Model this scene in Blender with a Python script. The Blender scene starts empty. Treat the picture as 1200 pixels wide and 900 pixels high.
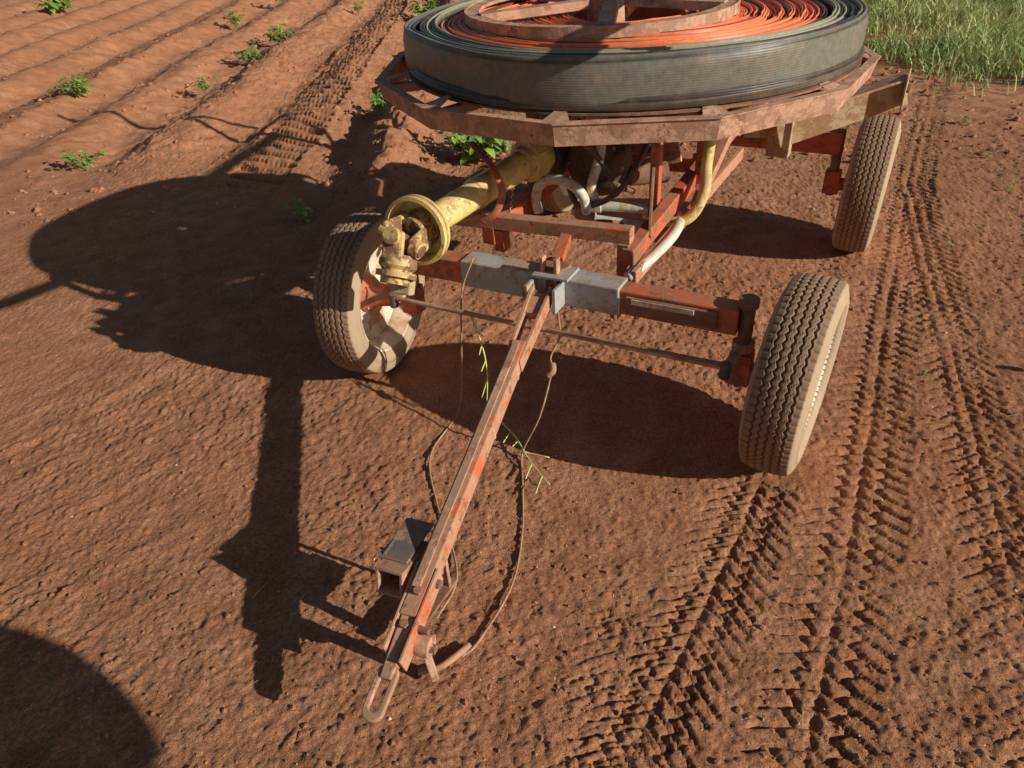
import bpy, math, random
import numpy as np
from mathutils import Vector, Matrix
random.seed(3); rng=np.random.default_rng(5)
SC=bpy.context.scene; COL=SC.collection
SC.view_settings.view_transform='Standard'; SC.view_settings.look='None'; SC.view_settings.exposure=0
# ------------------------------------------------------------ helpers
def mk(name,verts,faces,mat=None,parent=None,smooth=False,bevel=0):
    me=bpy.data.meshes.new(name); me.from_pydata([tuple(v) for v in verts],[],faces); me.update()
    o=bpy.data.objects.new(name,me); COL.objects.link(o)
    if mat: me.materials.append(mat)
    if parent: o.parent=parent
    if smooth: me.polygons.foreach_set('use_smooth',[True]*len(me.polygons))
    if bevel:
        b=o.modifiers.new('b','BEVEL'); b.width=bevel; b.segments=2; b.limit_method='ANGLE'
    return o
def npmesh(name,V,F,mat,parent=None,smooth=True,cols=None):
    """V (n,3), F (m,k) all the same k"""
    me=bpy.data.meshes.new(name); n,k=F.shape
    me.vertices.add(len(V)); me.vertices.foreach_set('co',V.astype(np.float32).ravel())
    me.loops.add(n*k); me.loops.foreach_set('vertex_index',F.astype(np.int32).ravel())
    me.polygons.add(n); me.polygons.foreach_set('loop_start',np.arange(0,n*k,k,dtype=np.int32))
    me.polygons.foreach_set('loop_total',np.full(n,k,dtype=np.int32))
    me.update(calc_edges=True)
    me.polygons.foreach_set('use_smooth',np.full(n,smooth))
    if cols is not None:
        a=me.color_attributes.new('Col','FLOAT_COLOR','POINT'); a.data.foreach_set('color',cols.astype(np.float32).ravel())
    me.materials.append(mat); o=bpy.data.objects.new(name,me); COL.objects.link(o)
    if parent: o.parent=parent
    return o
def frame(d,up=(0,0,1)):
    d=Vector(d).normalized(); u=Vector(up)
    s=d.cross(u)
    if s.length<1e-4: s=d.cross(Vector((1,0,0)))
    s.normalize(); u=s.cross(d).normalized(); return d,s,u
def beam(name,a,b,w,h,mat,parent,bevel=.003,up=(0,0,1),w2=None,h2=None):
    a=Vector(a);b=Vector(b);d,s,u=frame(b-a,up); w2=w if w2 is None else w2; h2=h if h2 is None else h2
    V=[]
    for p,ww,hh in((a,w,h),(b,w2,h2)):
        for i,j in((-1,-1),(1,-1),(1,1),(-1,1)): V.append(p+s*i*ww/2+u*j*hh/2)
    return mk(name,V,[(3,2,1,0),(4,5,6,7),(0,1,5,4),(1,2,6,5),(2,3,7,6),(3,0,4,7)],mat,parent,bevel=bevel)
def tubebox(name,a,b,w,h,t,mat,parent,up=(0,0,1)):
    """open rectangular tube"""
    a=Vector(a);b=Vector(b);d,s,u=frame(b-a,up);V=[];F=[]
    for p in(a,b):
        for k in(0,t):
            for i,j in((-1,-1),(1,-1),(1,1),(-1,1)): V.append(p+s*i*(w/2-k)+u*j*(h/2-k))
    for i in range(4):
        j=(i+1)%4
        F+=[(i,j,4+j,4+i),(8+j,8+i,12+i,12+j),(j,i,8+i,8+j),(4+i,4+j,12+j,12+i)]
    return mk(name,V,F,mat,parent,bevel=.0015)
def channel(name,a,b,w,h,t,mat,parent,up=(0,0,1),flip=1):
    """C section, open to +side*flip"""
    a=Vector(a);b=Vector(b);d,s,u=frame(b-a,up);s=s*flip
    prof=[(w/2,-h/2),(-w/2,-h/2),(-w/2,h/2),(w/2,h/2),(w/2,h/2-t),(-w/2+t,h/2-t),(-w/2+t,-h/2+t),(w/2,-h/2+t)]
    V=[p+s*x+u*y for p in(a,b) for x,y in prof];n=8
    F=[(i,(i+1)%n,n+(i+1)%n,n+i) for i in range(n)]
    F+=[(0,1,6,7),(1,2,5,6),(2,3,4,5),(8,15,14,9),(9,14,13,10),(10,13,12,11)]
    return mk(name,V,F,mat,parent)
def lathe(name,prof,o,d,mat,parent,n=32,smooth=True,up=(0,0,1),close=False):
    o=Vector(o);d,s,u=frame(d,up);V=[];F=[];m=len(prof)
    for i in range(n):
        t=2*math.pi*i/n;c=s*math.cos(t)+u*math.sin(t)
        for x,r in prof: V.append(o+d*x+c*r)
    for i in range(n):
        j=(i+1)%n
        for k in range(m if close else m-1):
            l=(k+1)%m; F.append((i*m+k,j*m+k,j*m+l,i*m+l))
    ob=mk(name,V,F,mat,parent,smooth=smooth)
    if smooth:
        e=ob.modifiers.new('e','EDGE_SPLIT');e.split_angle=math.radians(38)
    return ob
def cyl(name,a,b,r,mat,parent,n=24):
    a=Vector(a);b=Vector(b);L=(b-a).length;e=min(.002,r*.2)
    return lathe(name,[(0,0.0001),(0,r-e),(e,r),(L-e,r),(L,r-e),(L,.0001)],a,b-a,mat,parent,n)
def crom(P,k=8):
    P=[Vector(p) for p in P];Q=[P[0]*2-P[1]]+P+[P[-1]*2-P[-2]];out=[]
    for i in range(1,len(Q)-2):
        for j in range(k):
            t=j/k;a,b,c,d=Q[i-1:i+3]
            out.append(.5*((2*b)+(c-a)*t+(2*a-5*b+4*c-d)*t*t+(3*b-a-3*c+d)*t**3))
    out.append(P[-1]);return out
def sweep(name,P,r,mat,parent,n=10,k=8,cr=True,flat=1.0,taper=None):
    P=crom(P,k) if cr else [Vector(p) for p in P];V=[];F=[];N=len(P);s=None
    for i,p in enumerate(P):
        d=(P[min(i+1,N-1)]-P[max(i-1,0)]).normalized()
        if s is None: s=d.cross(Vector((0,0,1)));s=s if s.length>.05 else d.cross(Vector((1,0,0)))
        s=(s-d*s.dot(d)).normalized();u=s.cross(d)
        rr=r*(1 if taper is None else 1+(taper-1)*i/(N-1))
        for j in range(n):
            t=2*math.pi*j/n;V.append(p+s*math.cos(t)*rr+u*math.sin(t)*rr*flat)
    for i in range(N-1):
        for j in range(n): F.append((i*n+j,i*n+(j+1)%n,(i+1)*n+(j+1)%n,(i+1)*n+j))
    F+=[tuple(range(n))[::-1],tuple((N-1)*n+j for j in range(n))]
    return mk(name,V,F,mat,parent,smooth=True)
def empty(name,parent=None):
    o=bpy.data.objects.new(name,None);COL.objects.link(o);o.empty_display_size=.1
    if parent:o.parent=parent
    return o
def bolt(p,d,r,mat,parent,l=.012):
    d=Vector(d).normalized();return lathe('bolt',[(0,r),(l,r),(l,.0001)],p,d,mat,parent,6,False)
# ------------------------------------------------------------ noise
T=rng.random((512,512)).astype(np.float32);T2=rng.random((512,512)).astype(np.float32);T3=rng.random((512,512)).astype(np.float32)
def vn(x,y,s=0):
    x=x+s*17.13;y=y+s*31.7;ix=np.floor(x).astype(np.int64);iy=np.floor(y).astype(np.int64);fx=x-ix;fy=y-iy
    fx=fx*fx*(3-2*fx);fy=fy*fy*(3-2*fy)
    g=lambda a,b:T[a&511,b&511]
    return (g(ix,iy)*(1-fx)+g(ix+1,iy)*fx)*(1-fy)+(g(ix,iy+1)*(1-fx)+g(ix+1,iy+1)*fx)*fy-.5
def fbm(x,y,o=4,s=0,g=.5):
    r=0;a=1
    for i in range(o):
        ca,sa=math.cos(.7*i),math.sin(.7*i)
        r=r+a*vn((x*ca-y*sa)*2**i,(x*sa+y*ca)*2**i,s+i);a*=g
    return r
def clods(x,y,c,dens=1,s=0):
    x=x/c+s*7.7;y=y/c+s*3.3;ix=np.floor(x).astype(np.int64);iy=np.floor(y).astype(np.int64);h=np.zeros_like(x)
    for i in(-1,0,1):
        for j in(-1,0,1):
            a=(ix+i)&511;b=(iy+j)&511
            px=ix+i+T[a,b];py=iy+j+T2[a,b];R=.12+.62*T3[a,b]**2*dens
            d=((x-px)**2+(y-py)**2)/(R*R);h=np.maximum(h,np.sqrt(np.maximum(0,1-d))*R)
    return h*c
def sm(a,b,x):
    t=np.clip((x-a)/(b-a),0,1);return t*t*(3-2*t)
CO=(.139,2.142);CR=(.8705,-.4922);CB=(.4922,.8705)
def tocart(x,y):
    X=x-CO[0];Y=y-CO[1];return X*CR[0]+Y*CR[1],X*CB[0]+Y*CB[1]
def height(x,y):
    r,b=tocart(x,y)
    wob=fbm(x*.9,y*.9,3,1)
    h=.030*fbm(x*.7,y*.7,3,2)+.007*fbm(x*3.1,y*3.1,3,3)
    fine=.0036*fbm(x*19,y*19,4,4,.78)
    far=sm(3.6,5.6,y+.35*x+.6*wob)*sm(.3,-.8,x-.12*(y-5)+.2*wob)
    rightc=sm(1.15,1.6,r+.2*wob)
    a=x*.70+y*.72;c=-x*.72+y*.70
    left=sm(.2,-.35,r+.2*wob)*(1-far)*(.5+vn(x*1.3,y*1.3,31))
    cw=c+.05*vn(a*2,c*2,30)
    st=.36*vn(cw*30,a*1.5,5)+.42*vn(cw*75,a*3,6)+.5*vn(cw*9,a*.7,7)
    h=h+left*.0115*st
    for cc,ww,dd in((1.95,.03,.008),(2.35,.02,.007),(1.45,.03,.006),(2.9,.04,.010),(2.12,.02,.006)):
        e=c-cc-.10*vn(a*1.2,a*0,cc);br=np.clip(.6+1.4*vn(a*2,c*.5,cc+3),0,1)
        h=h+br*left*dd*(-np.exp(-(e/ww)**2)+.8*np.exp(-((e-ww*1.6)/ww)**2))
    def track(h,rc,half,b0,b1,per,dep,seed,kk=.8,str_=1.0):
        dr=r-rc-.02*vn(b*1.3,b*0+.5,seed);q=np.abs(dr)/half
        w=sm(1.12,.94,q+.2*vn(r*15,b*15,seed+8))*sm(b0,b0+.15,b)*sm(b1,b1-.1,b)*np.clip(.98+1.2*vn(r*2.5,b*2.5,seed+5),.4,1)*str_
        z=np.abs(((dr/half*1.5)%1)-.5)*2
        ph=(b+kk*np.abs(dr)+.02*z*half)/per+.22*vn(r*20,b*20,seed+1);f=np.abs((ph%1)-.5)
        ridge=1-sm(.06,.12,f)
        lon=sm(.085,.045,np.abs(np.abs(dr)/half-.45+.10*np.sin(b*2*math.pi/per)))
        lon2=sm(.08,.04,np.abs(dr)/half+.05*np.sin(b*2*math.pi/per+1))
        gap=np.maximum(np.maximum(ridge,lon),lon2*.8)*np.clip(.9+1.2*vn(r*11,b*11,seed+3),.2,1.1)
        return h*(1-.4*w)+w*(-dep*.3-gap*dep),w
    h,w1=track(h,.65+.11*sm(-1.6,0,b),.125,-3,.02,.050,.0125,11)
    h,w2=track(h,1.04-.05*sm(0,3,b),.13,-3,9,.056,.0135,12,.5)
    h,w3=track(h,1.42-.15*b,.12,-3,3,.060,.011,14,.9,.9)
    h,w4=track(h,.40-.20*b,.11,-1.9,-.65,.052,.008,16,.9,.75)
    tr=np.clip(w1+w2*.9+w3*.6+w4*.5,0,1)
    rows=.066*np.cos((x-.05*y+.08*wob)*2*math.pi/.95)+.030*fbm(x*4,y*2.4,3,8)
    h=h+far*(rows+.22*clods(x,y,.10,.9,3)+.016*fbm(x*11,y*11,3,9))
    ridge=np.exp(-((x+.75-.05*(y-5)+.1*wob)/.22)**2)*sm(3.7,4.8,y);h=h+ridge*(.11+.09*fbm(x*7,y*5,3,10))
    dx=x+1.62-.03*(y-6)+.04*vn(y*1.2,y*0,50);q=np.abs(dx)/.22;w=sm(1.15,.85,q)*sm(4.4,5.4,y)*np.clip(.8+vn(x*3,y*3,51),.3,1)
    ph=(y+.6*np.abs(dx)*np.sign(dx)+.03*vn(x*8,y*8,52))/.17;f=np.abs((ph%1)-.5)
    h=h*(1-.6*w)+w*(-.065+.055*sm(.12,.26,f)+.02*vn(x*9,y*9,15))
    dx=x+4.6-.03*(y-6);q=np.abs(dx)/.22;w=sm(1.15,.85,q)*sm(4.5,5.4,y);f=np.abs((((y+.5*dx)/.17)%1)-.5)
    h=h*(1-.6*w)+w*(-.04+.04*sm(.12,.26,f))
    m=.5+.9*np.clip(vn(x*1.7,y*1.7,20)+.5,0,1)
    g=1-.55*tr
    h=h+g*fine*m*1.2+g*m*(.32*clods(x,y,.016,1.2,1)+.18*clods(x,y,.030,.75,2))+ (rightc*.5+.2*far)*(.42*clods(x,y,.06,.85,4)+.009*fbm(x*9,y*9,3,21))
    h=h+.34*clods(x,y,.011,1.15,6)+.0022*fbm(x*70,y*70,2,70)
    return h-.012
def hz(x,y): return float(height(np.array([float(x)]),np.array([float(y)]))[0])
# ------------------------------------------------------------ materials
def nt(name):
    m=bpy.data.materials.new(name);m.use_nodes=True;t=m.node_tree;return m,t,t.nodes['Principled BSDF']
def N(t,ty,**k):
    n=t.nodes.new(ty)
    for a,b in k.items():
        if a in n.inputs: n.inputs[a].default_value=b
        else: setattr(n,a,b)
    return n
def ramp(t,fac,stops):
    n=t.nodes.new('ShaderNodeValToRGB');e=n.color_ramp.elements
    while len(e)<len(stops): e.new(.5)
    for x,(p,c) in zip(e,stops): x.position=p;x.color=(*c,1) if len(c)==3 else c
    t.links.new(fac,n.inputs[0]);return n.outputs[0]
def noise(t,co,scale,det=6,rough=.6,dist=0):
    n=N(t,'ShaderNodeTexNoise');n.inputs['Scale'].default_value=scale;n.inputs['Detail'].default_value=det;n.inputs['Roughness'].default_value=rough;n.inputs['Distortion'].default_value=dist
    t.links.new(co,n.inputs['Vector']);return n.outputs[0]
def mix(t,f,a,b,bt='MIX'):
    n=t.nodes.new('ShaderNodeMix');n.data_type='RGBA';n.blend_type=bt
    for s,v in((0,f),(6,a),(7,b)):
        if isinstance(v,(int,float)): n.inputs[s].default_value=v
        elif isinstance(v,tuple): n.inputs[s].default_value=(*v,1)
        else: t.links.new(v,n.inputs[s])
    return n.outputs[2]
DUST=(.44,.23,.125)
def worn(name,base,rust=(.17,.065,.03),amt=.5,scale=9,dust=.35,rough=.65,metal=0,bump=.25,dark=None):
    m,t,p=nt(name);co=t.nodes.new('ShaderNodeTexCoord').outputs['Object']
    a=noise(t,co,scale,8,.68,.3);b=noise(t,co,scale*5,6,.7);c=noise(t,co,scale*.6,4,.6)
    k=.62-.25*amt
    f=ramp(t,a,[(k-.03,(0,0,0)),(k+.03,(1,1,1))])
    rc=mix(t,b,tuple(x*.5 for x in rust),tuple(min(1,x*1.7) for x in rust))
    bc=mix(t,b,tuple(x*.65 for x in base),tuple(min(1,x*1.25) for x in base))
    col=mix(t,f,bc,rc)
    if dark:
        df=ramp(t,noise(t,co,scale*1.7,5,.7),[(.57,(0,0,0)),(.63,(1,1,1))]);col=mix(t,df,col,dark)
    g=t.nodes.new('ShaderNodeNewGeometry');s=t.nodes.new('ShaderNodeSeparateXYZ');t.links.new(g.outputs['Normal'],s.inputs[0])
    up=t.nodes.new('ShaderNodeMapRange');up.inputs[1].default_value=-.4;up.inputs[2].default_value=1;t.links.new(s.outputs[2],up.inputs[0])
    dm=ramp(t,c,[(.35,(0,0,0)),(.65,(1,1,1))])
    mu=t.nodes.new('ShaderNodeMath');mu.operation='MULTIPLY';t.links.new(up.outputs[0],mu.inputs[0]);t.links.new(dm,mu.inputs[1])
    m2=t.nodes.new('ShaderNodeMath');m2.operation='MULTIPLY';m2.inputs[1].default_value=min(1,dust*1.6);t.links.new(mu.outputs[0],m2.inputs[0])
    col=mix(t,m2.outputs[0],col,DUST);t.links.new(col,p.inputs['Base Color'])
    rr=t.nodes.new('ShaderNodeMapRange');rr.inputs[3].default_value=rough-.12;rr.inputs[4].default_value=min(1,rough+.25);t.links.new(f,rr.inputs[0]);t.links.new(rr.outputs[0],p.inputs['Roughness'])
    p.inputs['Metallic'].default_value=metal
    bm=N(t,'ShaderNodeBump');bm.inputs['Strength'].default_value=bump;bm.inputs['Distance'].default_value=.004
    ad=t.nodes.new('ShaderNodeMath');ad.operation='ADD';t.links.new(f,ad.inputs[0]);t.links.new(b,ad.inputs[1])
    t.links.new(ad.outputs[0],bm.inputs['Height']);t.links.new(bm.outputs[0],p.inputs['Normal']);return m
M_red=worn('red_paint',(.60,.115,.05),rust=(.24,.095,.05),amt=.38,scale=11,dust=.4,dark=(.30,.10,.055))
M_redbar=worn('red_paint_worn',(.64,.145,.06),rust=(.42,.21,.125),amt=.72,scale=13,dust=.5,dark=(.22,.10,.055))
M_rust=worn('rusty_steel',(.40,.215,.135),rust=(.50,.28,.18),amt=.5,scale=14,dust=.35,rough=.8,dark=(.25,.125,.075))
M_rustd=worn('dark_rust',(.19,.09,.055),rust=(.27,.13,.075),amt=.5,dust=.3,rough=.85)
M_silver=worn('galvanised_paint',(.41,.43,.41),rust=(.36,.25,.17),amt=.34,scale=12,dust=.35,rough=.6,metal=.03,dark=(.25,.25,.235))
M_yel=worn('yellow_plastic',(.82,.65,.21),rust=(.60,.43,.18),amt=.38,scale=14,dust=.45,rough=.5,dark=(.40,.26,.12))
M_yelst=worn('greasy_yellow_steel',(.62,.44,.16),rust=(.18,.09,.05),amt=.42,scale=22,dust=.4)
M_cream=worn('cream_rim_paint',(.76,.68,.52),rust=(.48,.33,.2),amt=.3,scale=10,dust=.45)
M_white=worn('white_pipe',(.78,.78,.66),rust=(.6,.46,.3),amt=.25,scale=14,dust=.3,rough=.45)
M_tan=worn('tan_steel',(.56,.41,.23),rust=(.34,.19,.09),amt=.4,scale=9,dust=.35)
M_dark=worn('greasy_iron',(.06,.05,.042),rust=(.15,.08,.045),amt=.5,scale=15,dust=.3,rough=.55)
M_black=worn('dark_plate',(.13,.12,.11),rust=(.34,.20,.12),amt=.3,scale=15,dust=.3,rough=.5)
M_cord=worn('dusty_cord',(.42,.26,.16),rust=(.3,.16,.1),amt=.5,scale=30,dust=.3,rough=.9)
def rubber():
    m,t,p=nt('dusty_rubber');co=t.nodes.new('ShaderNodeTexCoord').outputs['Object']
    a=noise(t,co,7,5,.65);b=noise(t,co,60,4,.7)
    at=N(t,'ShaderNodeAttribute');at.attribute_name='Col'
    sp=t.nodes.new('ShaderNodeSeparateColor');t.links.new(at.outputs['Color'],sp.inputs[0])
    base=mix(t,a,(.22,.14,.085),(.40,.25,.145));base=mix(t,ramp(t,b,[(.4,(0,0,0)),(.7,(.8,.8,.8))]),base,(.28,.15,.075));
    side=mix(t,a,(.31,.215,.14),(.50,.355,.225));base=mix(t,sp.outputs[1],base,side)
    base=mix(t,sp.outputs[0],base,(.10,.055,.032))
    t.links.new(base,p.inputs['Base Color']);p.inputs['Roughness'].default_value=.85
    bm=N(t,'ShaderNodeBump');bm.inputs['Strength'].default_value=.35;bm.inputs['Distance'].default_value=.002;t.links.new(b,bm.inputs['Height']);t.links.new(bm.outputs[0],p.inputs['Normal']);return m
M_rub=rubber()
def soil(name,k=1.0):
    m,t,p=nt(name);co=t.nodes.new('ShaderNodeTexCoord').outputs['Object']
    a=noise(t,co,.8,3,.6);b=noise(t,co,7,4,.65);c=noise(t,co,110,4,.8);d=noise(t,co,330,2,.7)
    col=ramp(t,a,[(.3,(.50*k,.222*k,.112*k)),(.5,(.57*k,.265*k,.138*k)),(.7,(.62*k,.305*k,.168*k))])
    f=ramp(t,b,[(.35,(0,0,0)),(.65,(1,1,1))]);col=mix(t,f,col,(.43*k,.182*k,.088*k));
    col=mix(t,1.0,col,ramp(t,c,[(.32,(.52,.50,.47)),(.5,(.95,.95,.95)),(.66,(1.25,1.25,1.25))]),'MULTIPLY')
    v=N(t,'ShaderNodeTexVoronoi');v.inputs['Scale'].default_value=75;t.links.new(co,v.inputs['Vector'])
    w=ramp(t,v.outputs['Distance'],[(.05,(1,1,1)),(.14,(0,0,0))])
    vs=ramp(t,v.outputs['Color'],[(.86,(0,0,0)),(.9,(1,1,1))])
    mm=mix(t,1.0,w,vs,'MULTIPLY');col=mix(t,mm,col,(.75*k,.5*k,.33*k))
    t.links.new(col,p.inputs['Base Color']);p.inputs['Roughness'].default_value=.95;p.inputs['Specular IOR Level'].default_value=.2
    b1=N(t,'ShaderNodeBump');b1.inputs['Strength'].default_value=1;b1.inputs['Distance'].default_value=.009;t.links.new(c,b1.inputs['Height'])
    b2=N(t,'ShaderNodeBump');b2.inputs['Strength'].default_value=.8;b2.inputs['Distance'].default_value=.003;t.links.new(d,b2.inputs['Height']);t.links.new(b1.outputs[0],b2.inputs['Normal'])
    t.links.new(b2.outputs[0],p.inputs['Normal']);return m
M_soil=soil('red_soil')
def leafmat(name,a,b,tr=.25):
    m,t,p=nt(name);at=N(t,'ShaderNodeAttribute');at.attribute_name='Col';sp=t.nodes.new('ShaderNodeSeparateColor');t.links.new(at.outputs['Color'],sp.inputs[0])
    t.links.new(mix(t,sp.outputs[0],a,b),p.inputs['Base Color']);p.inputs['Roughness'].default_value=.55
    tl=N(t,'ShaderNodeBsdfTranslucent');t.links.new(mix(t,sp.outputs[0],a,b),tl.inputs[0])
    mx=t.nodes.new('ShaderNodeMixShader');mx.inputs[0].default_value=tr;t.links.new(p.outputs[0],mx.inputs[1]);t.links.new(tl.outputs[0],mx.inputs[2]);t.links.new(mx.outputs[0],t.nodes['Material Output'].inputs[0]);return m
M_leaf=leafmat('weed_leaf',(.12,.24,.05),(.40,.52,.12))
M_grass=leafmat('grass_blade',(.12,.24,.045),(.60,.62,.24))
M_stem,_t,_p=nt('pale_stem');_p.inputs['Base Color'].default_value=(.66,.68,.26,1)
# ------------------------------------------------------------ ground
xs=np.arange(-2.7,2.8,.0066);r_=[];s=.0066;v=xs[-1]
while v<400: s*=1.02 if v<9 else 1.2;v+=s;r_.append(v)
l_=[];s=.0066;v=xs[0]
while v>-400: s*=1.03 if v>-9 else 1.2;v-=s;l_.append(v)
xs=np.array(l_[::-1]+list(xs)+r_)
y_=[.5];s=0
while y_[-1]<16: y_.append(y_[-1]+.0044*(1+.75*(y_[-1]-.5)))
s=y_[-1]-y_[-2]
while y_[-1]<500: s*=1.2;y_.append(y_[-1]+s)
d_=[];v=.5;s=.01
while v>-300: s*=1.25;v-=s;d_.append(v)
ys=np.array(d_[::-1]+y_)
X,Y=np.meshgrid(xs,ys);H=np.empty_like(X)
for i in range(0,len(ys),100): H[i:i+100]=height(X[i:i+100],Y[i:i+100])
nx,ny=len(xs),len(ys)
I=(np.arange(ny-1)[:,None]*nx+np.arange(nx-1)[None,:]).ravel()
npmesh('ground',np.stack([X.ravel(),Y.ravel(),H.ravel()],1),np.stack([I,I+1,I+nx+1,I+nx],1),M_soil)
def icos():
    p=(1+5**.5)/2;v=np.array([(-1,p,0),(1,p,0),(-1,-p,0),(1,-p,0),(0,-1,p),(0,1,p),(0,-1,-p),(0,1,-p),(p,0,-1),(p,0,1),(-p,0,-1),(-p,0,1)],float);v/=np.linalg.norm(v[0])
    f=np.array([(0,11,5),(0,5,1),(0,1,7),(0,7,10),(0,10,11),(1,5,9),(5,11,4),(11,10,2),(10,7,6),(7,1,8),(3,9,4),(3,4,2),(3,2,6),(3,6,8),(3,8,9),(4,9,5),(2,4,11),(6,2,10),(8,6,7),(9,8,1)]);return v,f
iv,iff=icos()
def scatter(name,n,x0,x1,y0,y1,smin,smax,pw,mat,bias=None,smooth=False):
    px=rng.uniform(x0,x1,n);py=y0+(y1-y0)*rng.random(n)**1.5
    keep=vn(px*1.1,py*1.1,33)+vn(px*4,py*4,34)*.7+rng.random(n)*.5>.05
    if bias is not None: keep&=bias(px,py)
    px=px[keep];py=py[keep];n=len(px);s=smin+(smax-smin)*rng.random(n)**pw
    pz=height(px,py)+s*.1
    V=iv[None]*(1+.35*(rng.random((n,12,1))-.5))*(s[:,None,None]*(1+.5*(rng.random((n,1,3))-.5)))
    V[:,:,2]*=.8;V=V+np.stack([px,py,pz],1)[:,None]
    F=(iff[None]+np.arange(n)[:,None,None]*12).reshape(-1,3)
    return npmesh(name,V.reshape(-1,3),F,mat,None,smooth)
M_clod=soil('clod_soil',1.0)
scatter('soil_clods',22000,-2.4,3.2,.6,6,.0016,.009,6,M_clod)
scatter('soil_clods',4500,-6,4,4.5,13,.006,.030,3.5,M_clod)
M_peb,_t,_p=nt('pale_pebble');_p.inputs['Base Color'].default_value=(.68,.48,.32,1);_p.inputs['Roughness'].default_value=.9
scatter('pebbles',200,-1.5,3,.7,6,.002,.006,3,M_peb)
scatter('pebbles',420,-.1,1.0,.7,1.6,.0010,.003,3,M_peb)
npmesh('stone',iv*.022*(1+.2*(rng.random((12,1))-.5))+np.array([1.93,2.22,hz(1.93,2.22)+.01]),iff,M_peb)
# ------------------------------------------------------------ trailer
TR=empty('hose_reel_trailer');TR.location=(CO[0],CO[1],0);TR.rotation_euler=(0,0,math.atan2(CR[1],CR[0]))
WS=.875;WZ=.36*WS-.010
def tyre_mesh():
    na,nt_=420,90
    th=np.linspace(0,2*math.pi,na,endpoint=False)
    xt=np.linspace(-.080,.080,nt_)
    sideL=[(-.064,.244),(-.076,.250),(-.084,.252),(-.091,.262),(-.096,.275),(-.0975,.277),(-.100,.298),(-.097,.300),(-.095,.315),(-.089,.332),(-.084,.343)]
    sideR=[(-a,b) for a,b in sideL[::-1]]
    rad=.36-.010*(np.abs(xt)/.08)**2.4
    prof=np.array(sideL+list(zip(xt,rad))+sideR);m=len(prof)
    PX=np.repeat(prof[None,:,0],na,0);PR=np.repeat(prof[None,:,1],na,0);TH=np.repeat(th[:,None],m,1)
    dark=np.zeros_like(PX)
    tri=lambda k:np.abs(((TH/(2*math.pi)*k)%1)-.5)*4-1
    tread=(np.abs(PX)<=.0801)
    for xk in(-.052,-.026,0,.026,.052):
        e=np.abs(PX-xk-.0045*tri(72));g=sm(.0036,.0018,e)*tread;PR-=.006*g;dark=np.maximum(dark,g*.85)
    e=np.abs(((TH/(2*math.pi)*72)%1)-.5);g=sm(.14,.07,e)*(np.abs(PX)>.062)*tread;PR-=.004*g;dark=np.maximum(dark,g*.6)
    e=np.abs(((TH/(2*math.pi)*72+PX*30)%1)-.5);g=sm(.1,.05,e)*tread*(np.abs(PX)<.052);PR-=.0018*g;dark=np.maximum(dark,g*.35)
    V=np.stack([PX,PR*np.cos(TH),PR*np.sin(TH)],2).reshape(-1,3)
    i=np.arange(na)[:,None];k=np.arange(m-1)[None,:];j=(i+1)%na
    F=np.stack([i*m+k,i*m+k+1,j*m+k+1,j*m+k],2).reshape(-1,4)
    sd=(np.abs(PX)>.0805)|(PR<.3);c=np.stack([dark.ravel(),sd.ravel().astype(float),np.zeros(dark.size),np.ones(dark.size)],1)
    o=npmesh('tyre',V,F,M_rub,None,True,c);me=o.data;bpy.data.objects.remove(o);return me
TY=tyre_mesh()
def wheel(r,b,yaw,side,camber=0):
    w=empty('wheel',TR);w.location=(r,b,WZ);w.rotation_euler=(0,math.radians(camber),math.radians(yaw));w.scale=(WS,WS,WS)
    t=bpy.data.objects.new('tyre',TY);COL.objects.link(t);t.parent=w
    s=side
    lathe('rim',[(-.076*s,.262),(-.084*s,.258),(-.080*s,.244),(-.05*s,.234),(-.02*s,.212),(.01*s,.208),(.035*s,.22),(.06*s,.236),(.079*s,.252),(.076*s,.26)],(0,0,0),(1,0,0),M_cream,w,64)
    lathe('rim_disc',[(.005*s,.210),(.015*s,.18),(.040*s,.14),(.045*s,.10),(.032*s,.07),(.03*s,.0001)],(0,0,0),(1,0,0),M_cream,w,48)
    lathe('rim_disc_back',[(-.001*s,.208),(.009*s,.18),(.034*s,.14),(.039*s,.10),(.026*s,.07),(.024*s,.0001)],(0,0,0),(1,0,0),M_cream,w,48)
    lathe('hub',[(-.11*s,.0001),(-.11*s,.045),(-.06*s,.05),(-.02*s,.055),(.022*s,.085),(.05*s,.05),(.08*s,.04),(.08*s,.0001)],(0,0,0),(1,0,0),M_red,w,28)
    for i in range(5):
        a=i*2*math.pi/5;bolt((.03*s,.07*math.cos(a),.07*math.sin(a)),(s,0,0),.01,M_rust,w,.02);bolt((.018*s,.07*math.cos(a),.07*math.sin(a)),(-s,0,0),.009,M_rust,w,.018)
    return w
AB=.09
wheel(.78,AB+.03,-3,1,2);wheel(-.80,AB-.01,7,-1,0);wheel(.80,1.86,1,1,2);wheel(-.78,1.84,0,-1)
beam('axle_beam',(-.58,AB,.485),(.60,AB,.485),.075,.085,M_red,TR,.005)
beam('axle_sleeve',(-.36,AB,.487),(-.03,AB,.487),.088,.098,M_silver,TR,.005)
beam('axle_sleeve_b',(.03,AB,.487),(.225,AB,.487),.09,.098,M_silver,TR,.005)
beam('axle_plate',(.25,AB-.045,.487),(.54,AB-.045,.489),.012,.055,M_rustd,TR,.002)
beam('axle_label',(.27,AB-.052,.503),(.47,AB-.052,.505),.004,.018,M_cream,TR,.001)
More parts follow.
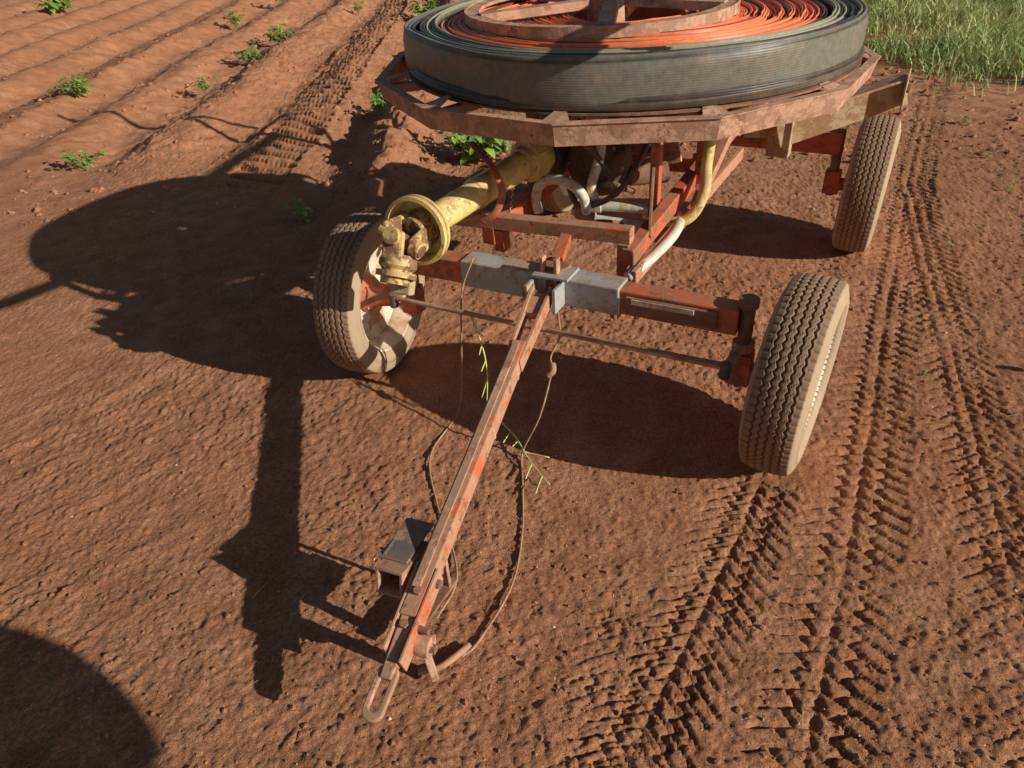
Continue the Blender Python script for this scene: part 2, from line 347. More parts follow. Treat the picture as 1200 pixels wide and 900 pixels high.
for s in(-1,1):
    cyl('kingpin',(.62*s,AB,.25),(.62*s,AB,.555),.022,M_rustd,TR)
    cyl('kingpin_collar',(.62*s,AB,.53),(.62*s,AB,.56),.030,M_rustd,TR)
    cyl('kingpin_collar_b',(.62*s,AB,.38),(.62*s,AB,.41),.034,M_rust,TR)
    cyl('spindle',(.60*s,AB,WZ),(.74*s,AB,WZ),.03,M_red,TR)
    beam('knuckle',(.62*s,AB,.26),(.62*s,AB,.37),.06,.07,M_red,TR,up=(1,0,0))
    beam('steering_arm',(.61*s,AB,.375),(.60*s,-.05,.375),.035,.014,M_rust,TR)
    cyl('tie_rod_end',(.60*s,-.05,.355),(.60*s,-.05,.41),.016,M_dark,TR)
cyl('tie_rod',(-.60,-.05,.392),(.60,-.05,.392),.0085,M_rust,TR,12)
cyl('tie_rod_b',(.02,-.065,.405),(.60,-.05,.405),.005,M_rustd,TR,10)
lathe('pivot_plate',[(0,.0001),(0,.05),(.012,.05),(.012,.0001)],(-.02,AB+.02,.545),(0,0,1),M_rustd,TR,28)
beam('pivot_strut',(-.02,AB+.03,.56),(-.04,.25,.60),.04,.03,M_red,TR)
# drawbar
T0=Vector((.150,-1.235,.146));T1=Vector((-.03,.03,.50))
def D(f,dr=0,dz=0): 
    p=T0+(T1-T0)*f;return (p.x+dr,p.y,p.z+dz)
beam('drawbar',D(.12),D(.80),.046,.058,M_redbar,TR,.004)
beam('drawbar_top_strip',D(.16,-.006,.033),D(.78,-.004,.033),.022,.006,M_rust,TR,.001)
beam('drawbar_fork_l',D(.74,-.022),D(.99,-.034),.012,.05,M_redbar,TR,.002)
beam('drawbar_fork_r',D(.74,.022),D(.99,.034),.012,.05,M_redbar,TR,.002)
beam('drawbar_fork_web',D(.90),D(.97),.055,.03,M_redbar,TR,.002)
cyl('drawbar_pin',(-.09,.0,.487),(.03,.005,.487),.014,M_rustd,TR)
beam('drawbar_lug_l',(-.068,-.03,.487),(-.068,AB-.03,.487),.012,.085,M_silver,TR,.002)
beam('drawbar_lug_r',(.032,-.03,.487),(.032,AB-.03,.487),.012,.085,M_silver,TR,.002)
beam('axle_centre_plate',(-.07,AB-.02,.542),(.06,AB-.02,.545),.10,.010,M_silver,TR,.002)
beam('clevis_upright',(-.045,AB-.03,.50),(-.045,AB-.03,.60),.012,.03,M_rust,TR,.002,up=(0,1,0))
beam('clevis_upright_b',(.005,AB-.03,.50),(.005,AB-.03,.60),.012,.03,M_rust,TR,.002,up=(0,1,0))
beam('hitch_side_plate_l',D(.05,-.026),D(.22,-.028),.008,.058,M_rust,TR,.002)
beam('hitch_side_plate_r',D(.04,.026),D(.22,.028),.008,.058,M_redbar,TR,.002)
beam('hitch_shank',D(.01),D(.15),.030,.024,M_rust,TR,.004,w2=.042,h2=.045)
for f in(.3,.55,.72): beam('drawbar_weld',D(f-.004),D(f+.004),.049,.061,M_rust,TR,.002)
dd=(T1-T0).normalized();hd=Vector(dd);sd=hd.cross(Vector((0,0,1))).normalized();ud=sd.cross(hd)
V=[];F=[];n=40;c0=Vector(D(.0))
def slot(R,L,t):
    x=math.cos(t)*R;y=math.sin(t)*R;return (x,y+(L if y>=0 else -L))
for z in(-.008,.008):
    for R,L in((.026,.040),(.013,.032)):
        for i in range(n):
            x,y=slot(R,L,2*math.pi*(i+.5)/n);V.append(c0+sd*x+hd*(y-.015)+ud*z)
for i in range(n):
    j=(i+1)%n;F+=[(i,j,n+j,n+i),(2*n+j,2*n+i,3*n+i,3*n+j),(j,i,2*n+i,2*n+j),(n+i,n+j,3*n+j,3*n+i)]
mk('tow_eye',V,F,M_rust,TR,bevel=.003)
jl=Vector(D(.10,.045,-.03))
lathe('hitch_lug',[(-.02,.0001),(-.02,.028),(.02,.028),(.02,.0001)],jl,(1,.15,0),M_rust,TR,20)
beam('hitch_lug_arm',jl+Vector((-.03,.02,.02)),jl+Vector((.02,-.01,0)),.03,.02,M_rust,TR)
bolt(jl+Vector((.02,0,0)),(1,.15,0),.012,M_rustd,TR,.014)
cyl('hitch_pin',D(.11,-.05,.005),D(.11,.06,.005),.008,M_rustd,TR,12)
beam('hitch_prop',jl+Vector((-.01,.01,-.01)),(.175,-1.09,.0),.035,.02,M_rust,TR,.003)
bolt(D(.2,.03,0),(1,0,0),.012,M_rustd,TR);bolt(D(.2,-.03,0),(-1,0,0),.012,M_rustd,TR)
bolt(D(.16,.005,.03),ud,.011,M_rustd,TR);bolt(D(.10,.0,.02),ud,.011,M_rustd,TR)
# jack bracket left of the bar: open box tube whose mouth looks forward and up
q0=Vector((.038,-1.035,.222));q1=Vector((.024,-.89,.185))
tubebox('jack_bracket_tube',q0,q1,.076,.076,.008,M_rust,TR)
beam('jack_bracket_plate',q0+Vector((-.014,.045,.030)),q1+Vector((-.020,.055,.052)),.080,.006,M_black,TR,.002)
beam('jack_bracket_side',q0+Vector((-.052,.045,.008)),q1+Vector((-.060,.055,.02)),.008,.06,M_black,TR,.002,up=(.35,0,1))
beam('jack_bracket_web',(.07,-.99,.20),(.10,-.97,.205),.06,.02,M_rust,TR,.002)
beam('stand_leg',(.085,-.875,.24),(.075,-.86,.045),.03,.012,M_rust,TR,.002,up=(0,1,0))
beam('stand_leg_b',(.075,-1.02,.17),(.065,-1.03,.045),.03,.03,M_rustd,TR,.002,up=(0,1,0))
beam('stand_foot',(.07,-1.06,.04),(.07,-.83,.04),.05,.012,M_rustd,TR,.002)
beam('stand_gusset',(.08,-.95,.17),(.075,-.95,.12),.03,.14,M_rustd,TR,.002,up=(0,1,0))
# body frame
beam('front_cross_bar',(-.52,.24,.605),(.19,.26,.625),.05,.05,M_redbar,TR,.003)
beam('front_cross_post',(.17,.25,.44),(.17,.25,.60),.04,.05,M_red,TR,up=(0,1,0))
beam('front_cross_post_l',(-.30,.25,.50),(-.30,.25,.58),.04,.05,M_red,TR,up=(0,1,0))
beam('right_rail',(.19,.22,.56),(.27,1.35,.70),.045,.06,M_red,TR,.004)
beam('right_rail_low',(.22,.20,.50),(.33,1.20,.62),.02,.05,M_redbar,TR,.003)
beam('left_rail',(-.34,.22,.56),(-.36,1.9,.60),.05,.07,M_red,TR,.004)
beam('right_rail_rear',(.27,1.3,.69),(.26,1.95,.60),.05,.07,M_red,TR,.004)
beam('mid_cross_bar',(-.36,.97,.62),(.26,.97,.64),.07,.06,M_red,TR,.004)
beam('rear_cross_bar',(-.36,1.7,.62),(.30,1.7,.62),.07,.06,M_red,TR,.004)
channel('rear_axle_beam',(-.62,1.84,.50),(.66,1.84,.50),.06,.10,.008,M_red,TR,flip=-1)
for s in(-1,1):
    cyl('rear_kingpin',(.65*s,1.84,.25),(.65*s,1.84,.56),.022,M_rustd,TR)
    cyl('rear_spindle',(.65*s,1.84,WZ),(.77*s,1.84,WZ),.03,M_red,TR)
    beam('rear_knuckle',(.65*s,1.84,.26),(.65*s,1.84,.37),.06,.07,M_red,TR,up=(1,0,0))
    beam('axle_saddle',(.24*s,1.84,.55),(.24*s,1.84,.60),.06,.08,M_red,TR,up=(0,1,0))
beam('reel_outrigger',(.40,1.56,.60),(.87,1.80,.76),.06,.12,M_tan,TR,.004)
beam('reel_outrigger_lip',(.37,1.50,.665),(.87,1.76,.825),.09,.01,M_rust,TR,.002)
beam('reel_outrigger_leg',(.42,1.58,.50),(.42,1.58,.66),.10,.07,M_tan,TR,.004,up=(0,1,0))
beam('reel_outrigger_leg_b',(.26,1.58,.60),(.46,1.60,.61),.07,.05,M_tan,TR,.004)
beam('outrigger_end_plate',(.875,1.70,.77),(.875,1.86,.77),.008,.13,M_tan,TR,.002)
for bb in(1.73,1.80): bolt((.88,bb,.775),(1,0,0),.011,M_rustd,TR)
beam('upright_red',(.17,.55,.58),(.17,.55,.98),.035,.035,M_red,TR,up=(1,0,0))
beam('upright_red_b',(.27,.80,.62),(.27,.80,1.0),.02,.05,M_red,TR,up=(1,0,0))
beam('brace',(.30,.62,.60),(.36,1.15,.95),.035,.035,M_redbar,TR)
beam('brace_b',(.22,.35,.58),(.10,.75,.95),.012,.04,M_rustd,TR)
beam('upright_l',(-.34,.62,.58),(-.34,.62,.98),.04,.04,M_rustd,TR,up=(1,0,0))
beam('cross_top',(-.38,.60,.945),(.32,.60,.945),.05,.05,M_rustd,TR)
beam('cross_top_b',(-.38,1.30,.945),(.32,1.30,.945),.05,.05,M_rustd,TR)
beam('long_top_l',(-.34,.56,.945),(-.34,1.40,.945),.045,.045,M_rustd,TR)
beam('long_top_r',(.25,.56,.945),(.25,1.40,.945),.045,.045,M_red,TR)
# gearbox / pump cluster
lathe('pump_casing',[(0,.0001),(0,.07),(.02,.10),(.05,.125),(.10,.125),(.12,.10),(.16,.06),(.2,.06),(.2,.0001)],(-.10,.62,.70),(0,1,0),M_dark,TR,32)
for i in range(8):
    a=i*math.pi/4;bolt((-.10+.105*math.cos(a),.655,.70+.105*math.sin(a)),(0,-1,0),.009,M_rust,TR,.012)
beam('gearbox',(-.30,.62,.72),(-.30,.86,.74),.13,.16,M_dark,TR,.012)
cyl('gearbox_neck',(-.30,.56,.74),(-.30,.66,.74),.05,M_rustd,TR)
beam('pump_foot',(-.16,.75,.62),(-.02,.75,.62),.14,.06,M_dark,TR,.006)
lathe('pump_outlet_flange',[(0,.0001),(0,.05),(.015,.05),(.015,.03),(.08,.03),(.08,.05),(.095,.05),(.095,.0001)],(.0,.70,.80),(.3,0,1),M_rust,TR,24)
cyl('suction_pipe',(.02,.70,.66),(.14,.78,.66),.04,M_rustd,TR)
beam('gear_guard',(-.02,.88,.72),(.14,.90,.76),.02,.2,M_rust,TR,.003)
lathe('belt_pulley',[(0,.0001),(0,.08),(.01,.085),(.02,.07),(.03,.085),(.04,.08),(.04,.0001)],(.08,.66,.84),(0,1,0),M_dark,TR,28)
sweep('hydraulic_hose_a',[(-.2,.6,.66),(-.1,.5,.60),(.04,.52,.66),(.1,.66,.80),(.08,.8,.9)],.011,M_dark,TR)
sweep('hydraulic_hose_b',[(-.32,.7,.82),(-.22,.55,.86),(-.06,.52,.80),(.0,.6,.66),(.02,.75,.58)],.011,M_dark,TR)
sweep('hydraulic_hose_c',[(.1,.5,.55),(.0,.42,.58),(-.14,.46,.52),(-.25,.6,.5)],.010,M_dark,TR)
sweep('white_arch_pipe',[(-.27,.50,.55),(-.28,.50,.60),(-.265,.50,.655),(-.21,.49,.69),(-.14,.48,.69),(-.085,.48,.655),(-.065,.48,.60),(-.07,.48,.54)],.019,M_white,TR,16)
sweep('white_hose',[(-.05,.60,.90),(-.04,.55,.78),(-.06,.52,.68),(-.05,.52,.62)],.018,M_white,TR,14)
cyl('pvc_pipe',(-.04,.52,.60),(.20,.56,.60),.018,M_white,TR);cyl('pvc_pipe_b',(-.06,.48,.56),(.20,.50,.55),.020,M_white,TR)
cyl('pvc_coupling',(-.07,.52,.60),(-.02,.527,.60),.026,M_white,TR);cyl('pvc_coupling_b',(-.09,.475,.56),(-.03,.485,.56),.027,M_rust,TR)
sweep('white_side_hose',[(.20,.20,.50),(.25,.34,.53),(.27,.50,.55),(.24,.62,.56),(.12,.60,.57)],.018,M_white,TR,14)
sweep('yellow_pipe',[(.12,.60,.56),(.24,.58,.55),(.30,.60,.58),(.325,.64,.66),(.32,.66,.76),(.33,.70,.86),(.40,.80,.92),(.48,.95,.94)],.020,M_yel,TR,16)
sweep('shaft_hook',[(-.46,.36,.84),(-.42,.33,.83),(-.35,.28,.81),(-.30,.24,.785),(-.265,.21,.73),(-.28,.18,.67),(-.33,.17,.635)],.014,M_red,TR,10,flat=.55)
beam('hook_bracket',(-.34,.25,.60),(-.34,.19,.65),.03,.01,M_red,TR)
# ------------------------------------------------------------ reel
RC=Vector((-.115,.905,0));NS=12;ang0=math.radians(9);RS=.945;RZ=-.026
def pv(R,i,z):a=ang0+2*math.pi*i/NS;return Vector((RC.x+R*RS*math.cos(a),RC.y+R*RS*math.sin(a),z+RZ))
V=[];F=[]
prof=[(.945,1.000),(.962,1.066),(.968,1.066),(.968,1.070),(.935,1.070),(.935,1.066),(.956,1.066),(.939,1.000)]
m=len(prof)
for i in range(NS):
    for R,z in prof:V.append(pv(R,i,z))
for i in range(NS):
    j=(i+1)%NS
    for k in range(m):l=(k+1)%m;F.append((i*m+k,j*m+k,j*m+l,i*m+l))
mk('reel_rim',V,F,M_rust,TR)
for i in range(NS):
    a=pv(.94,i,1.035);b=pv(.12,i,1.046);beam('reel_spoke',a,b,.035,.03,M_rust,TR,.002)
    g0=pv(.955,i,1.058);g1=pv(.84,i,1.10);d,s_,u=frame(g1-g0);
    mk('reel_gusset',[pv(.95,i,1.064)+s_*.05,pv(.95,i,1.064)-s_*.05,pv(.85,i,1.085)+s_*.012,pv(.85,i,1.085)-s_*.012],[(0,1,3,2)],M_rust,TR)
HC=Vector((RC.x+.035,RC.y+.0,0))
lathe('reel_floor_ring',[(1.040,.74),(1.044,.818),(1.050,.818),(1.050,.74)],(HC.x,HC.y,0),(0,0,1),M_rustd,TR,64)
for R in(.30,.56):
    lathe('reel_ring',[(1.052,R),(1.052,R+.03),(1.057,R+.03),(1.057,R)],(RC.x,RC.y,0),(0,0,1),M_rust,TR,48,close=True)
cyl('reel_column',(RC.x,RC.y,.62),(RC.x,RC.y,1.05),.06,M_rustd,TR)
cyl('reel_hub',(RC.x-.03,RC.y,1.0),(RC.x-.045,RC.y-.01,1.25),.075,M_rust,TR,32)
cyl('reel_hub_cap',(RC.x-.045,RC.y-.01,1.25),(RC.x-.045,RC.y-.01,1.275),.05,M_tan,TR,32)
HZ0,HZ1=1.056,1.200
RT=Vector((-.175,.87,0));ZT=HZ1+.012
lathe('reel_top_ring',[(ZT,.44),(ZT,.492),(ZT+.012,.492),(ZT+.012,.44)],(RT.x,RT.y,0),(0,0,1),M_rust,TR,64,close=True)
lathe('reel_top_ring_edge',[(ZT-.02,.488),(ZT-.02,.494),(ZT+.015,.494),(ZT+.015,.488)],(RT.x,RT.y,0),(0,0,1),M_rust,TR,64,close=True)
for i in range(5):
    a=math.radians(-66+72*i);beam('reel_top_spoke',(RT.x+.45*math.cos(a),RT.y+.45*math.sin(a),ZT+.002),(RC.x-.03+.05*math.cos(a),RC.y+.05*math.sin(a),ZT+.012),.055,.03,M_rust,TR,.002)
HO=empty('irrigation_hose',None);HO.location=TR.location;HO.rotation_euler=TR.rotation_euler
def coil(name,r0,r1,th,z0,z1,mat,colfn,wob=.004,flatside=0):
    na=300;ths=np.linspace(0,2*math.pi,na,endpoint=False);nr=int((r1-r0)/th)
    R=[];Z=[];C=[];bul=fbm(np.cos(ths)*1.6+5,np.sin(ths)*1.6+3,3,60)
    for k in range(nr):
        lift=.006*np.interp(ths,np.linspace(0,2*math.pi,9),np.append(rng.random(8),0)*2-1)+rng.normal(0,.0035)
        ra=r0+k*th;c=np.array(colfn(k/nr,rng))
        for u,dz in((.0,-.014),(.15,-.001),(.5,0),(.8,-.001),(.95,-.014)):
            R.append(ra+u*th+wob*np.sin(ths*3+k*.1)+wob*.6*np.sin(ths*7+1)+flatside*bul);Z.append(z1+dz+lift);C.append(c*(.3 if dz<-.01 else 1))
    top=Z[-1];r_l=R[-1]
    for f,o in((.05,.002),(.2,.005),(.4,.004),(.6,.0045),(.8,.003),(.93,.001),(1,-.006)):
        R.append(r_l+o+.003*np.sin(ths*5+f*3));Z.append(top*(1-f)+z0*f);C.append(c)
    R.insert(0,R[0]);Z.insert(0,np.full(na,z0));C.insert(0,C[0])
    R=np.array(R);Z=np.array(Z);m=len(R);C=np.array(C)
    V=np.stack([HC.x+R*np.cos(ths),HC.y+R*np.sin(ths),Z],2).transpose(1,0,2).reshape(-1,3)
    cols=np.ones((na,m,4));cols[:,:,:3]=C[None]
    i=np.arange(na)[:,None];k=np.arange(m-1)[None,:];j=(i+1)%na
    F=np.stack([i*m+k,j*m+k,j*m+k+1,i*m+k+1],2).reshape(-1,4)
    return npmesh(name,V,F,mat,HO,True,cols.reshape(-1,4))
def hosemat(name,ribs):
    m,t,p=nt(name);at=N(t,'ShaderNodeAttribute');at.attribute_name='Col';co=t.nodes.new('ShaderNodeTexCoord').outputs['Object']
    n=noise(t,co,10,6,.65);n2=noise(t,co,45,5,.7)
    col=mix(t,ramp(t,n,[(.5,(0,0,0)),(.8,(.35,.35,.35))]),at.outputs['Color'],DUST);col=mix(t,1.0,col,ramp(t,n2,[(.3,(.75,.75,.75)),(.7,(1.15,1.15,1.15))]),'MULTIPLY')
    t.links.new(col,p.inputs['Base Color']);p.inputs['Roughness'].default_value=.45;p.inputs['Specular IOR Level'].default_value=.4
    h=n2
    if ribs:
        w=N(t,'ShaderNodeTexWave');w.wave_type='BANDS';w.bands_direction='Z';w.inputs['Scale'].default_value=45;w.inputs['Distortion'].default_value=.4;w.inputs['Detail'].default_value=1;t.links.new(co,w.inputs['Vector'])
        ad=t.nodes.new('ShaderNodeMath');ad.operation='MULTIPLY_ADD';ad.inputs[1].default_value=.45;t.links.new(w.outputs[1],ad.inputs[0]);t.links.new(n2,ad.inputs[2]);h=ad.outputs[0]
    bm=N(t,'ShaderNodeBump');bm.inputs['Strength'].default_value=.35;bm.inputs['Distance'].default_value=.002;t.links.new(h,bm.inputs['Height']);t.links.new(bm.outputs[0],p.inputs['Normal']);return m
M_ho=hosemat('orange_hose',False);M_hg=hosemat('grey_hose',True)
def orange(f,g):
    v=g.random();return (.84+.10*v,.17+.08*v,.07+.02*v) if v>.10 else (.18,.06,.035)
def grey(f,g):
    v=g.random();return (.26+.1*v,.25+.09*v,.17+.05*v) if v>.5 else (.05,.045,.04)
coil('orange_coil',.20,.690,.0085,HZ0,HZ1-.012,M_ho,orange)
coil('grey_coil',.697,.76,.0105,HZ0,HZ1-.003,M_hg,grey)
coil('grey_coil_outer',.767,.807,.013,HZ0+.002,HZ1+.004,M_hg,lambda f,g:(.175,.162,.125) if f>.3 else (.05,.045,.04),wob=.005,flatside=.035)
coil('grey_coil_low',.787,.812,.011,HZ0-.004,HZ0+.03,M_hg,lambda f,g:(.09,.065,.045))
# rear mast with guide boom
beam('mast_foot',(0,1.84,.60),(0,2.50,.60),.07,.07,M_red,TR)
sweep('mast',[(0,2.46,.58),(0,2.46,1.4),(0,2.46,2.1),(-.04,2.46,2.4),(-.16,2.44,2.5)],.030,M_rust,TR,14)
sweep('guide_boom',[(0,2.46,1.48),(.3,1.4,1.48),(.62,.3,1.46),(.72,-.1,1.5),(.80,-.6,1.6)],.030,M_rust,TR,12)
sweep('guide_loop',[(0,2.46,1.1),(-.1,2.7,1.3),(-.05,2.85,1.55),(.05,2.72,1.8),(0,2.5,1.95)],.022,M_rust,TR,10)
beam('boom_roller',(.55,.30,1.46),(.85,.26,1.46),.05,.05,M_rust,TR)
# ------------------------------------------------------------ PTO shaft
PT=empty('pto_drive_shaft');PT.location=TR.location;PT.rotation_euler=TR.rotation_euler
A=Vector((-.43,-.07,.690));B=Vector((-.30,.52,.750));d=(B-A).normalized();L=(B-A).length
cam_d=Vector((.54,-.74,.386));db=(d-cam_d*.42).normalized()
lathe('shaft_guard_tube',[(.01,.049),(L*.45,.049),(L*.46,.055),(L*.49,.055),(L*.5,.052),(L,.052)],A,d,M_yel,PT,36)
lathe('front_guard_bell',[(-.030,.104),(-.028,.116),(-.016,.117),(-.014,.110),(-.004,.109),(-.002,.115),(.010,.114),(.012,.106),(.022,.098),(.030,.074),(.055,.064),(.062,.056),(.056,.05),(.045,.058),(.024,.066),(.016,.09),(-.022,.100),(-.030,.104)],A,db,M_yel,PT,48)
lathe('rear_guard_bell',[(-.07,.053),(-.065,.062),(-.04,.064),(-.035,.078),(.0,.080),(.01,.080),(.012,.072),(.05,.070),(.055,.065),(.05,.055),(.0,.05)],B,d,M_yel,PT,48)
for i in range(12):
    a=i*2*math.pi/12;dd_,s_,u_=frame(d);pp=B+(s_*math.cos(a)+u_*math.sin(a))*.079
    beam('bell_rib',pp-d*.03,pp+d*.01,.006,.008,M_yel,PT,.001)
e=(-d+cam_d*.15).normalized();dd_,s_,u_=frame(e);s_=(s_+u_*.35).normalized()
J=A+e*.085
for k in(-1,1):
    beam('inner_yoke',A+e*.0+s_*k*.040,J+s_*k*.058+e*.018,.024,.078,M_yelst,PT,.010)
    cyl('cross_cap',J+s_*k*.045,J+s_*k*.080,.029,M_yelst,PT)
    cyl('cross_cap_clip',J+s_*k*.080,J+s_*k*.084,.022,M_rustd,PT)
cyl('yoke_base',A-e*.03,A+e*.035,.052,M_yelst,PT)
cyl('cross',J-s_*.055,J+s_*.055,.023,M_dark,PT)
e2=(e*.55+Vector((.10,0,-.8))).normalized();_,s2,u2=frame(e2,s_)
cyl('cross_v',J-s2*.065,J+s2*.065,.023,M_dark,PT)
for k in(-1,1):
    beam('outer_yoke',J+s2*k*.058-e2*.02,J+e2*.075+s2*k*.042,.024,.074,M_yelst,PT,.010,up=u2)
    cyl('cross_cap_v',J+s2*k*.046,J+s2*k*.08,.029,M_yelst,PT)
K=J+e2*.070
lathe('yoke_collar',[(-.02,.0001),(-.02,.052),(.0,.062),(.016,.062),(.028,.05),(.075,.048),(.075,.028),(.01,.025)],K,e2,M_yelst,PT,28)
lathe('lock_ring',[(.035,.048),(.035,.066),(.052,.066),(.052,.048)],K,e2,M_yelst,PT,28)
beam('yoke_flap',K+s2*.052+e2*.03,K+s2*.062+e2*.10,.040,.075,M_tan,PT,.006,up=u2)
ch=crom([B-d*.12+Vector((0,0,-.05)),(-.30,.34,.66),(-.29,.30,.62)],5)
for i in range(len(ch)-1):
    a,b=ch[i],ch[i+1];sweep('guard_chain',[a,(a+b)/2+Vector((.006 if i%2 else 0,0,.006 if i%2==0 else 0)),b],.0035,M_rust,PT,6,3)
# ------------------------------------------------------------ cords
def gp(x,y,z=.008): return (x,y,hz(x,y)+z)
def l2w(r,b,z): return (CO[0]+r*CR[0]+b*CB[0],CO[1]+r*CR[1]+b*CB[1],z)
sweep('cord',[l2w(-.30,.04,.56),l2w(-.335,-.0,.44),l2w(-.34,-.03,.25),l2w(-.34,-.06,.10),gp(-.21,2.2),gp(-.30,1.98),gp(-.27,1.75),gp(-.21,1.53),gp(-.20,1.40),gp(-.25,1.29)],.0035,M_cord,None,8)
sweep('cord',[l2w(.03,-.0,.46),l2w(.06,-.05,.38),l2w(.045,-.09,.32),l2w(.06,-.12,.28),l2w(.05,-.2,.15),gp(.02,1.95,.02),gp(.012,1.81),gp(.0,1.6),gp(-.04,1.39),gp(-.135,1.21),gp(-.18,1.166)],.0035,M_cord,None,8)
sweep('cable_end',[gp(-.16,1.20,.012),gp(-.19,1.165,.014),gp(-.24,1.135,.012),gp(-.29,1.13,.01)],.009,M_rust,None,10)
sweep('knot',[l2w(.055,-.10,.30),l2w(.065,-.12,.285),l2w(.05,-.13,.27)],.011,M_cord,None,8)
# ------------------------------------------------------------ plants
def leaf(V,F,C,p,d,L,W,droop,c):
    p=Vector(p);d=Vector(d).normalized();s=d.cross(Vector((0,0,1)))
    s=s.normalized() if s.length>.01 else Vector((1,0,0))
    b=len(V)
    for i,(f,w) in enumerate(((0,.1),(.25,.8),(.55,1),(.8,.7),(1,.05))):
        q=p+d*L*f-Vector((0,0,droop*L*f*f))
        V+= [q-s*W*w/2+Vector((0,0,W*.15*w)),q,q+s*W*w/2+Vector((0,0,W*.15*w))];C+=[c]*3
    for i in range(4):
        a=b+i*3;F+=[(a,a+1,a+4,a+3),(a+1,a+2,a+5,a+4)]
def plant(x,y,R,n,name='weed_plant'):
    V=[];F=[];C=[];z=max(hz(x,y),-.03)
    for k in range(max(3,n//9)):
        a=random.uniform(0,6.283);tip=Vector((x+math.cos(a)*R*random.uniform(.1,.9),y+math.sin(a)*R*random.uniform(.1,.9),z+R*random.uniform(.3,.9)));base=Vector((x,y,z))
        for i in range(9):
            f=random.uniform(.35,1.1);p=base+(tip-base)*f;an=random.uniform(0,6.283)
            c=random.random()**.9;L=R*random.uniform(.18,.38)
            leaf(V,F,C,p,(math.cos(an),math.sin(an),random.uniform(.0,.8)),L,L*random.uniform(.45,.65),.5,(c,c,c,1))
        s=Vector((.003,0,0));b=len(V);V+=[base-s,base+s,tip+s,tip-s];F.append((b,b+1,b+2,b+3));C+=[(.5,.5,.5,1)]*4
    npmesh(name,np.array([tuple(v) for v in V]),np.array(F),M_leaf,None,True,np.array(C))
for x,y,R,n in((-4.16,7.92,.25,120),(-3.05,5.56,.19,80),(-2.84,7.8,.20,80),(-2.76,9.18,.24,100),(-2.64,10.3,.26,100),(-2.5,10.1,.18,50),(-3.6,11.8,.26,80),(-7.5,14.8,.5,130),(-6.3,10.3,.18,40),(-3.3,13.6,.30,70),(-1.18,4.2,.14,54),(-.98,6.66,.22,70),(-.82,11.3,.38,130),(-1.9,12.3,.2,50),(-.16,5.1,.30,220),(.02,5.25,.22,120),(1.40,3.75,.07,16),(3.04,4.46,.05,16),(2.85,3.9,.04,10),(1.55,2.25,.03,10),(3.3,5.2,.08,20),(2.2,3.3,.03,8),(2.9,5.6,.07,16),(3.5,5.9,.09,24),(2.5,4.9,.04,12),(3.5,4.0,.05,14)):
    plant(x,y,R,n)
def sprig(P,seed,parent):
    random.seed(seed);sweep('stem',P,.0036,M_stem,parent,6,6,taper=.4);Q=crom(P,6)
    for i in range(4,len(Q)-1,3):
        q=Q[i];dv=(Q[i+1]-Q[i-1]).normalized();sv=Vector((-dv.y,dv.x,.3*random.uniform(-1,1)))*random.choice((-1,1))
        L=random.uniform(.03,.075);sweep('twig',[q,q+(sv*.6+dv*.5)*L*.5,q+(sv+dv)*L+Vector((0,0,.01))],.0022,M_stem,parent,5,4)
SP=empty('dry_weed_sprig')
sprig([gp(-.05,2.12,.02),gp(.0,2.02,.03),gp(.04,1.9,.03),gp(.10,1.78,.02)],4,SP)
sprig([l2w(-.28,-.05,.40),l2w(-.24,-.06,.30),l2w(-.2,-.10,.2),gp(-.10,2.1,.06)],9,SP)
SV=[];SF=[]
for i in range(150):
    x=random.uniform(-1.5,2.6);y=random.uniform(.7,5);a=random.uniform(0,3.14);l=random.uniform(.008,.035);z=hz(x,y)+.005
    dx,dy=math.cos(a)*l,math.sin(a)*l;b=len(SV);SV+=[(x-dx,y-dy,z),(x-dx+dy*.06,y-dy-dx*.06,z),(x+dx,y+dy,z+.004),(x+dx-.001,y+dy+.001,z+.004)];SF.append((b,b+1,b+2,b+3))
M_straw,_t,_p=nt('straw');_p.inputs['Base Color'].default_value=(.68,.48,.26,1)
mk('straw_litter',SV,SF,M_straw)
def grassfield(n):
    x=rng.uniform(3.1,12,n);y=rng.uniform(5.4,17,n)
    e=.45*vn(x*1.3,y*1.3,40)+.45*vn(x*4,y*4,41)
    k=(x>3.5+.17*(y-6)+e+.25*rng.random(n)**3)&(y>6.2-.25*(x-3.7)+e-.6*rng.random(n)**6)&(vn(x*2.3,y*2.3,42)+rng.random(n)*.9>.12)
    x=x[k];y=y[k];n=len(x);z=height(x,y);cl=np.clip(vn(x*1.9,y*1.9,43)+.5,0,1)
    hh=(.04+.24*cl)*(.5+.7*rng.random(n));an=rng.uniform(0,6.28,n);w=.004+.005*rng.random(n);ln=hh*(.3+.8*rng.random(n));la=rng.uniform(0,6.28,n)
    V=np.zeros((n,5,3));px=np.cos(an)*w;py=np.sin(an)*w;lx=np.cos(la)*ln;ly=np.sin(la)*ln
    V[:,0]=np.stack([x-px,y-py,z],1);V[:,1]=np.stack([x+px,y+py,z],1)
    V[:,2]=np.stack([x-px*.8+lx*.3,y-py*.8+ly*.3,z+hh*.6],1);V[:,3]=np.stack([x+px*.8+lx*.3,y+py*.8+ly*.3,z+hh*.6],1)
    V[:,4]=np.stack([x+lx,y+ly,z+hh],1)
    b=np.arange(n)[:,None]*5;F=np.concatenate([b+np.array([[0,1,3]]),b+np.array([[0,3,2]]),b+np.array([[2,3,4]])])
    c=np.clip(rng.random(n)*.8+.5*vn(x*.9,y*.9,44)+.1,0,1);C=np.ones((n,5,4));C[:,:,:3]=c[:,None,None]
    npmesh('grass',V.reshape(-1,3),F,M_grass,None,False,C.reshape(-1,4))
grassfield(70000)
